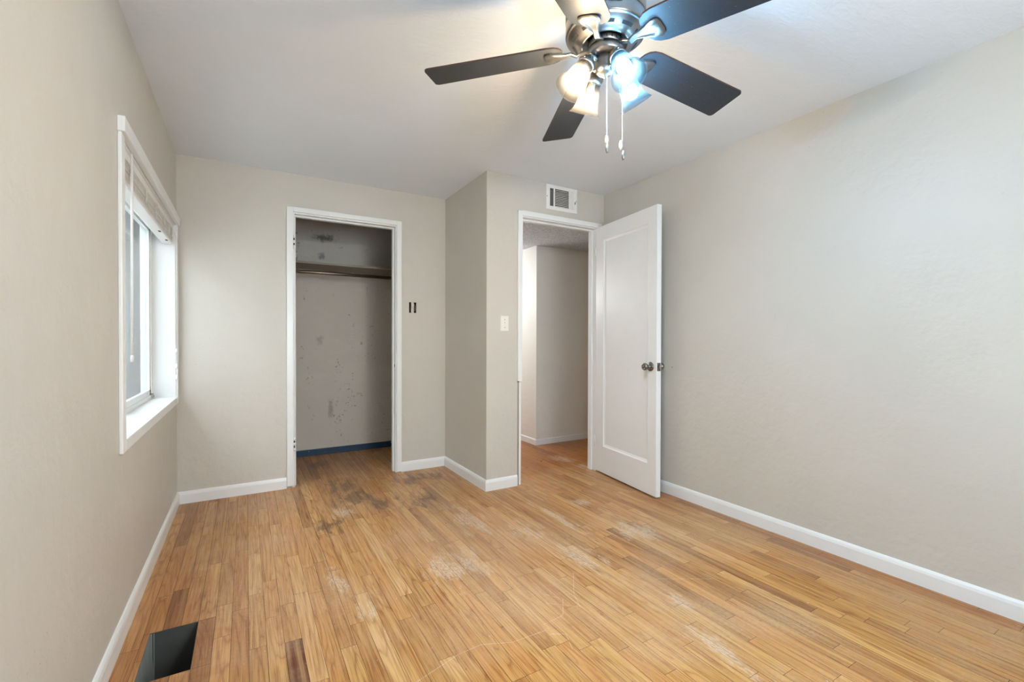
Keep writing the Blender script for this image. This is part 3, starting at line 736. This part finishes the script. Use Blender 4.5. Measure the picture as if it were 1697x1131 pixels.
for ya, yb_, dx in ((y0+.03, ym+.03, -.024), (ym-.03, y1-.03, 0)):
    b = MB(); sx0, sx1 = fx1-.026+dx, fx1-.006+dx
    za, zb = z0+.045, z1-.03
    b.box(sx0, sx1, ya, yb_, za, za+.042); b.box(sx0, sx1, ya, yb_, zb-.038, zb); b.box(sx0, sx1, ya, ya+.040, za, zb); b.box(sx0, sx1, yb_-.040, yb_, za, zb)
    so = b.build('sash', m_trim, win, bevel=.002)
    b = MB(); b.box((sx0+sx1)/2-.002, (sx0+sx1)/2+.002, ya+.036, yb_-.036, za+.038, zb-.034); b.build('pane', m_pane, so)
b = MB(); b.add([(fx0-.004, y0+.02, z0+.03), (fx0-.004, y1-.02, z0+.03), (fx0-.004, y1-.02, z1-.02), (fx0-.004, y0+.02, z1-.02)], [(0, 1, 2, 3)], False)
b.build('added_insect_screen', m_screen, win)
b = MB(); b.box(fx1-.002, fx1+.010, y1-.052, y1-.036, WIN[2]+.006, WIN[2]+.030); b.lathe([(1e-5, 0), (.006, 0), (.006, .012), (1e-5, .012)], 10, axis=(1, 0, 0), org=(fx1, y1-.03, WIN[2]+.012)); b.build('sash_lock', m_nickel, win)
# unseen window added behind the camera to hold the fill light
b = MB(); f = .04
b.box(RW[0], RW[1], YR-.09, YR-.04, RW[2], RW[2]+f); b.box(RW[0], RW[1], YR-.09, YR-.04, RW[3]-f, RW[3]); b.box(RW[0], RW[0]+f, YR-.09, YR-.04, RW[2], RW[3]); b.box(RW[1]-f, RW[1], YR-.09, YR-.04, RW[2], RW[3])
w2 = struct(b.build('added_window_rear', m_trim), 'unseen white window added behind the camera for fill light', 'window')
b = MB(); b.box(RW[0]+f, RW[1]-f, YR-.068, YR-.062, RW[2]+f, RW[3]-f); b.build('pane', m_pane, w2)

# ------------------------------------------------------------------ blind, drawn up
t_ = thing('window_blind', (wx-.04, (WIN[0]+WIN[1])/2, 1.75), 'raised white slatted blind bunched at the top of the window', 'blind')
L2 = (WIN[1]-WIN[0])/2-.016
b = MB(); b.box(-.026, .030, -L2, L2, .098, .130); b.build('headrail', m_cream, t_, bevel=.001)
b = MB(); b.box(-.027, .027, -L2, L2, 0, .018)
b.build('bottom_rail', m_wand, t_, bevel=.004)
for y in (.33, .60):
    b = MB(); b.box(.008, .020, y-.02, y+.02, -.0006, .0005); b.build('rail_plug', m_slot, t_)
b = MB(); z = .0195
rs = random.Random(3)
for i in range(22):
    if i in (5, 10, 15): z += .0042
    dx = rs.uniform(-.003, .003); tl = rs.uniform(-.0010, .0010); sg = rs.uniform(-.002, .002)
    n = 8; vs = []; fs = []
    for k in range(n+1):
        y = -L2+.003+(2*L2-.006)*k/n; zz = z+sg*math.sin(k*1.3)*.5
        vs += [(-.025+dx, y, zz-tl), (.025+dx, y, zz+tl), (.025+dx, y, zz+tl+.0026), (-.025+dx, y, zz-tl+.0026)]
    for k in range(n):
        for q in range(4): fs.append((k*4+q, k*4+(q+1) % 4, k*4+4+(q+1) % 4, k*4+4+q))
    fs += [(0, 3, 2, 1), (n*4, n*4+1, n*4+2, n*4+3)]
    b.add(vs, fs, False); z += .0032
b.build('slat_stack', m_cream, t_)
for y in (-.52, -.18, .10, .36, .56, .70):      # frayed ladder cords hanging in tangles
    b = MB()
    for k in range(7):
        pts = []; x, yy, zz = .026, y+rs.uniform(-.015, .015), .098
        for q in range(9):
            pts.append((x+.004+rs.uniform(-.002, .004), yy, zz)); yy += rs.uniform(-.011, .011); zz -= rs.uniform(-.004, .018)
        b.tube(pts, .0015, 5)
    b.build('ladder_cord', m_cord, t_)
b = MB(); b.tube([(.046, 2.385-(WIN[0]+WIN[1])/2, .125), (.045, 2.38-(WIN[0]+WIN[1])/2, -.713)], .0042, 10); b.lathe([(1e-5, 0), (.0055, 0), (.0062, .02), (.0042, .03), (1e-5, .03)], 10, org=(.045, 2.38-(WIN[0]+WIN[1])/2, -.723)); b.build('tilt_wand', m_wand, t_)
b = MB()
ycd = 3.585-(WIN[0]+WIN[1])/2; xcd = .062
for k in range(3): b.tube([(xcd-.028, ycd-.03, .10), (xcd+.002*k, ycd+.004*k, .02), (xcd+.001*k, ycd+.003*k, -.70-.06*k)], .0011, 5)
for k, (dz, wd) in enumerate(((-1.02, .012), (-.98, .018))):
    b.tube([(xcd, ycd, -.90), (xcd, ycd-wd, -.96), (xcd, ycd-wd*.9, -1.03+.02*k), (xcd, ycd, -1.075+.03*k), (xcd, ycd+wd, -1.03), (xcd, ycd+wd*.6, -.95), (xcd, ycd, -.89)], .0010, 5)
b.tube([(xcd, ycd, -.70), (xcd, ycd+.002, -.90)], .0014, 5)
lc = b.build('lift_cord', m_cord, t_)
for z in (-.715, -.815, -.885):
    b = MB(); b.lathe([(1e-5, 0), (.009, 0), (.0095, .012), (.006, .026), (.002, .031), (1e-5, .031)], 12, org=(xcd, ycd+.002, z)); b.build('cord_tassel', m_wand, lc)

# outside
b = MB()
for i in range(60):
    y = .6+i*.101; b.box(-1.98+(.006 if i % 2 else 0), -1.955, y, y+.097, -.3, 2.6)
b.box(-2.02, -1.98, .6, 6.7, .2, .3); b.box(-2.02, -1.98, .6, 6.7, 2.3, 2.4)
tag(b.build('garden_fence', simple('pale_fence_paint', (.42, .42, .41), .7)), 'pale grey vertical board fence outside the window', 'fence')
b = MB(); b.box(-3.2, XL-.2, -.5, 7.2, -.34, -.3)  # unseen ground, kept pale so daylight bounces up to the ceiling
struct(b.build('ground_outside', simple('pale_bounce_ground', (.55, .545, .53), .9)), 'unseen ground outside the window, made pale to bounce daylight in', 'ground')

# ------------------------------------------------------------------ ceiling fan
FX, FY = 1.1054, 1.2363
fan = thing('ceiling_fan', (FX, FY, ZC), 'five blade ceiling fan with brushed nickel body and four lit glass shades', 'ceiling fan')
Z = lambda z: z-ZC
b = MB()
b.lathe([(1e-5, Z(2.3755)), (.120, Z(2.3755)), (.132, Z(2.368)), (.1395, Z(2.340)), (.1405, Z(2.258)), (.1375, Z(2.2555)), (1e-5, Z(2.2555))], 72)
b.build('canopy', m_nickel, fan)
b = MB(); b.lathe([(.1345, Z(2.2565)), (.1345, Z(2.2505))], 72); b.build('shadow_ring', m_slot, fan)
mo = MB()
mo.lathe([(1e-5, Z(2.2510)), (.1370, Z(2.2510)), (.1392, Z(2.248)), (.1396, Z(2.216)), (.1408, Z(2.208)), (.1392, Z(2.2015)), (.1340, Z(2.1985)), (.1310, Z(2.1990)), (.1290, Z(2.1970)), (.1130, Z(2.1830)), (.0960, Z(2.1745)), (.0880, Z(2.1735)), (.0850, Z(2.1700)), (.0790, Z(2.1690)), (.0770, Z(2.1720)), (.0760, Z(2.1850)), (1e-5, Z(2.1850))], 96)
# curved vent slots set into the underside
mo.m = 1
for k in range(10):
    a0 = math.radians(36*k+6); vs = []
    for q in range(9):
        a = a0+math.radians(22)*q/8
        for r, z in ((.1085, 2.1795), (.1175, 2.1865)):
            vs.append((r*math.cos(a), r*math.sin(a), Z(z-.0007)))
    mo.add(vs, [(q*2, q*2+1, q*2+3, q*2+2) for q in range(8)], True)
motor = mo.build('motor_housing', [m_nickel, m_slot], fan, recalc=False)
b = MB(); b.lathe([(1e-5, Z(2.1850)), (.056, Z(2.1850)), (.058, Z(2.1780)), (.058, Z(2.1640)), (.054, Z(2.1610)), (1e-5, Z(2.1610))], 48)
b.m = 1
for k in range(20):
    a = math.radians(18*k); d = Vector((math.cos(a), math.sin(a), 0)); s_ = Vector((-math.sin(a), math.cos(a), 0))
    b.add([d*.0584+s_*.0015+Vector((0, 0, Z(2.166))), d*.0584-s_*.0015+Vector((0, 0, Z(2.166))), d*.0584-s_*.0015+Vector((0, 0, Z(2.177))), d*.0584+s_*.0015+Vector((0, 0, Z(2.177)))], [(0, 1, 2, 3)], False)
b.build('flywheel', [m_nickel, m_slot], fan)
b = MB(); b.lathe([(1e-5, Z(2.1620)), (.050, Z(2.1620)), (.0640, Z(2.1560)), (.0645, Z(2.1330)), (.0600, Z(2.1290)), (.040, Z(2.1265)), (1e-5, Z(2.1265))], 48)
b.build('switch_housing', m_nickel, fan)
b = MB(); b.lathe([(1e-5, Z(2.128)), (.036, Z(2.128)), (.0350, Z(2.110)), (.0330, Z(2.100)), (.0345, Z(2.096)), (.0320, Z(2.078)), (.022, Z(2.068)), (.008, Z(2.064)), (.007, Z(2.058)), (1e-5, Z(2.056))], 40)
fit = b.build('light_fitter', m_nickel_light, fan)

# blades on a rotor that is tipped by about half a degree
R_, TH0, W0, W1, PIT, DR = .646, -.0482, .1421, .1573, -.1955, -.0831
def blade_pt(A, r, t, dz=0.0):
    rad = Vector((math.cos(A), math.sin(A), 0)); tan = Vector((-math.sin(A), math.cos(A), 0))
    q = rad*r+tan*(t*math.cos(PIT))+Vector((0, 0, t*math.sin(PIT)+DR*(r-R_)+dz))
    q.z += .01*q.x+.0067*q.y
    return q+Vector((0, 0, Z(2.11)))
def wd(r): return W0+(W1-W0)*(r-.2)/(R_-.2)
def outline():
    pts = []
    r0 = .150
    # rounded root, straight sides, rounded square tip; (r, t)
    root = [(r0, .020), (r0+.004, .038), (r0+.014, .054), (r0+.030, .0650), (r0+.055, wd(r0+.055)/2)]
    tip = []
    c = .016; w2_ = wd(R_)/2
    for k in range(6):
        a = math.radians(90-18*k); tip.append((R_-c+c*math.cos(a), w2_-c+c*math.sin(a)))
    half = root+[(r0+.055+(R_-c-r0-.055)*k/8, wd(r0+.055+(R_-c-r0-.055)*k/8)/2) for k in range(1, 8)]+tip
    return half+[(r, -t) for r, t in reversed(half)]
def make_blade(k):
    A = TH0+math.radians(72)*k
    ol = outline(); n = len(ol); th = .0062; b = MB()
    low = [blade_pt(A, r, t) for r, t in ol]; hi = [blade_pt(A, r, t, th) for r, t in ol]
    b.m = 0; b.add(low+hi, [tuple(range(n))[::-1], tuple(range(n, 2*n))], False)
    b.m = 1; b.add(low+hi, [(i, (i+1) % n, n+(i+1) % n, n+i) for i in range(n)], False)
    o = b.build('blade', [m_blade, m_blade_edge], fan)
    # blade iron: slim arm that opens into a scalloped spoon under the blade
    st = [(.056, .0120, 2.1600, .008), (.075, .0105, 2.1570, .008), (.100, .0100, 2.1450, .008), (.120, .0110, None, .009), (.140, .0155, None, .010), (.160, .0235, None, .011), (.178, .0315, None, .012), (.192, .0370, None, .0115), (.204, .0365, None, .0085), (.212, .0300, None, .0055), (.2165, .0160, None, .0025)]
    cs = [(-1, 1), (-1, .25), (-.80, 0), (-.62, 0), (-.50, .5), (0, .5), (.50, .5), (.62, 0), (.80, 0), (1, .25), (1, 1)]
    b = MB(); vs = []; m_ = len(cs)
    bz = lambda r: DR*(r-R_)+2.11
    for r, hwid, z, tk in st:
        for u, d in cs:
            dip = d if not (abs(u) <= .5 and (r < .135 or r > .2)) else 0.0
            t = u*hwid
            if z is None:
                p = blade_pt(A, r, t, -.0005-tk*(1-dip))
                if r < .142: p.z += (.142-r)*.05
            else:
                rad = Vector((math.cos(A), math.sin(A), 0)); tan = Vector((-math.sin(A), math.cos(A), 0))
                f = max(0, min(1, (r-.056)/.05))
                p = rad*r+tan*t+Vector((0, 0, t*math.sin(PIT)*f+Z(z)-tk*(1-dip)))
            vs.append(p)
    fs = [(i*m_+k_, i*m_+(k_+1) % m_, (i+1)*m_+(k_+1) % m_, (i+1)*m_+k_) for i in range(len(st)-1) for k_ in range(m_)]
    fs += [tuple(range(m_))[::-1], tuple(range((len(st)-1)*m_, len(st)*m_))]
    b.add(vs, fs, True)
    io = b.build('blade_iron', m_nickel_light, o)
    io.data.set_sharp_from_angle(angle=math.radians(38))
    return o
for k in range(5): make_blade(k)

# lamps
RN, ZN, TT, LS, PH0 = .0785, 2.0858, .5502, .112, 3.0089
sprof = [(.0262, 0), (.0275, .004), (.0300, .012), (.0345, .028), (.0375, .046), (.0395, .064), (.0430, .082), (.0495, .098), (.0575, .110), (.0605, .1125)]
thk = .0022
def make_lamp(k, mat):
    a = PH0+math.pi/2*k; h = Vector((math.cos(a), math.sin(a), 0)); ax = h*math.sin(TT)-Vector((0, 0, math.cos(TT)))
    N = h*RN+Vector((0, 0, Z(ZN)))
    b = MB()
    b.tube([h*.028+Vector((0, 0, Z(2.112))), h*.045+Vector((0, 0, Z(2.119))), h*.060+Vector((0, 0, Z(2.117))), N-ax*.020], [.008, .0075, .0085, .012], 14)
    b.lathe([(1e-5, -.026), (.013, -.026), (.0225, -.019), (.0285, -.006), (.0300, .0), (.0300, .008), (.0270, .0085), (.0270, 0), (1e-5, -.002)], 32, axis=ax, org=N)
    for q in range(3):
        t = 2*math.pi*q/3; e1 = ax.orthogonal().normalized(); e2 = ax.cross(e1); d = e1*math.cos(t)+e2*math.sin(t)
        b.tube([N+d*.029+ax*.003, N+d*.037+ax*.003], .0028, 8)
    o = b.build('lamp_socket', m_nickel_light, fan)
    b = MB(); outer = sprof; inner = [(r-thk, z) for r, z in reversed(sprof)]
    b.lathe(outer+inner, 48, axis=ax, org=N)
    b.build('glass_shade', m_shade, o)
    b = MB(); b.m = 1; b.lathe([(1e-5, .004), (.0130, .004), (.0130, .020), (.0150, .028), (.0200, .040), (.0225, .048)], 24, axis=ax, org=N)
    b.m = 0; b.lathe([(.0225, .048), (.0238, .055), (.0244, .064), (.0234, .075), (.0192, .084), (.0110, .0895), (1e-5, .0915)], 24, axis=ax, org=N)
    b.build('bulb', [mat, m_wand], o)
for k, m in ((0, m_bulb_w), (1, m_bulb_c), (2, m_bulb_c), (3, m_bulb_w2)): make_lamp(k, m)

# pull chains
def bead_chain(p, z1, fobs):
    b = MB(); z = p[2]; n = int((p[2]-z1)/.0052)
    b.tube([p, (p[0], p[1], z1)], .0006, 5)
    for i in range(n): b.sphere((p[0], p[1], p[2]-i*.0052), .0016, 6, 4)
    o = b.build('pull_chain', m_chain, fan)
    for dx, dz, mat in fobs:
        b = MB(); b.lathe([(1e-5, .0), (.0030, .002), (.0062, .012), (.0060, .020), (.0036, .031), (.0015, .035), (1e-5, .0355)], 16, org=(p[0]+dx[0], p[1]+dx[1], z1-dz)); b.build('fob', mat, o)
bead_chain((.004, -.006, Z(2.062)), Z(1.853), [((0, 0), .035, m_wand), ((.001, -.001), .066, m_nickel)])  # the lower fob here is added in place of a motion-blur ghost
bead_chain((.046, -.040, Z(2.122)), Z(1.825), [((-.005, .003), .030, m_wand), ((.003, -.002), .066, m_nickel)])

# script lettering on the motor band
def lettering():
    cu = bpy.data.curves.new('lettering', 'FONT'); cu.body = 'Hunter'; cu.size = .024; cu.shear = .42; cu.extrude = .0006; cu.align_x = 'CENTER'; cu.space_character = .86
    tmp = bpy.data.objects.new('lettering_source', cu); COL.objects.link(tmp)
    dg = bpy.context.evaluated_depsgraph_get(); me = bpy.data.meshes.new_from_object(tmp.evaluated_get(dg))
    bpy.data.objects.remove(tmp)
    az = math.radians(-119.6); R = .1402
    for v in me.vertices:
        a = az+v.co.x/R; r = R+v.co.z; z = Z(2.228)+v.co.y
        v.co = (r*math.cos(a), r*math.sin(a), z)
    me.materials.clear(); me.materials.append(m_slot)
    o = bpy.data.objects.new('lettering', me); COL.objects.link(o); o.parent = motor
lettering()

# ------------------------------------------------------------------ small marks
b = MB(); b.lathe([(1e-5, 0), (.0035, 0), (.0025, .0015), (1e-5, .0015)], 10, axis=(-1, 0, 0), org=(XR, 2.258, .929))
tag(b.build('wall_nail', m_slot), 'tiny dark nail head in the right wall beside the door knob', 'nail')
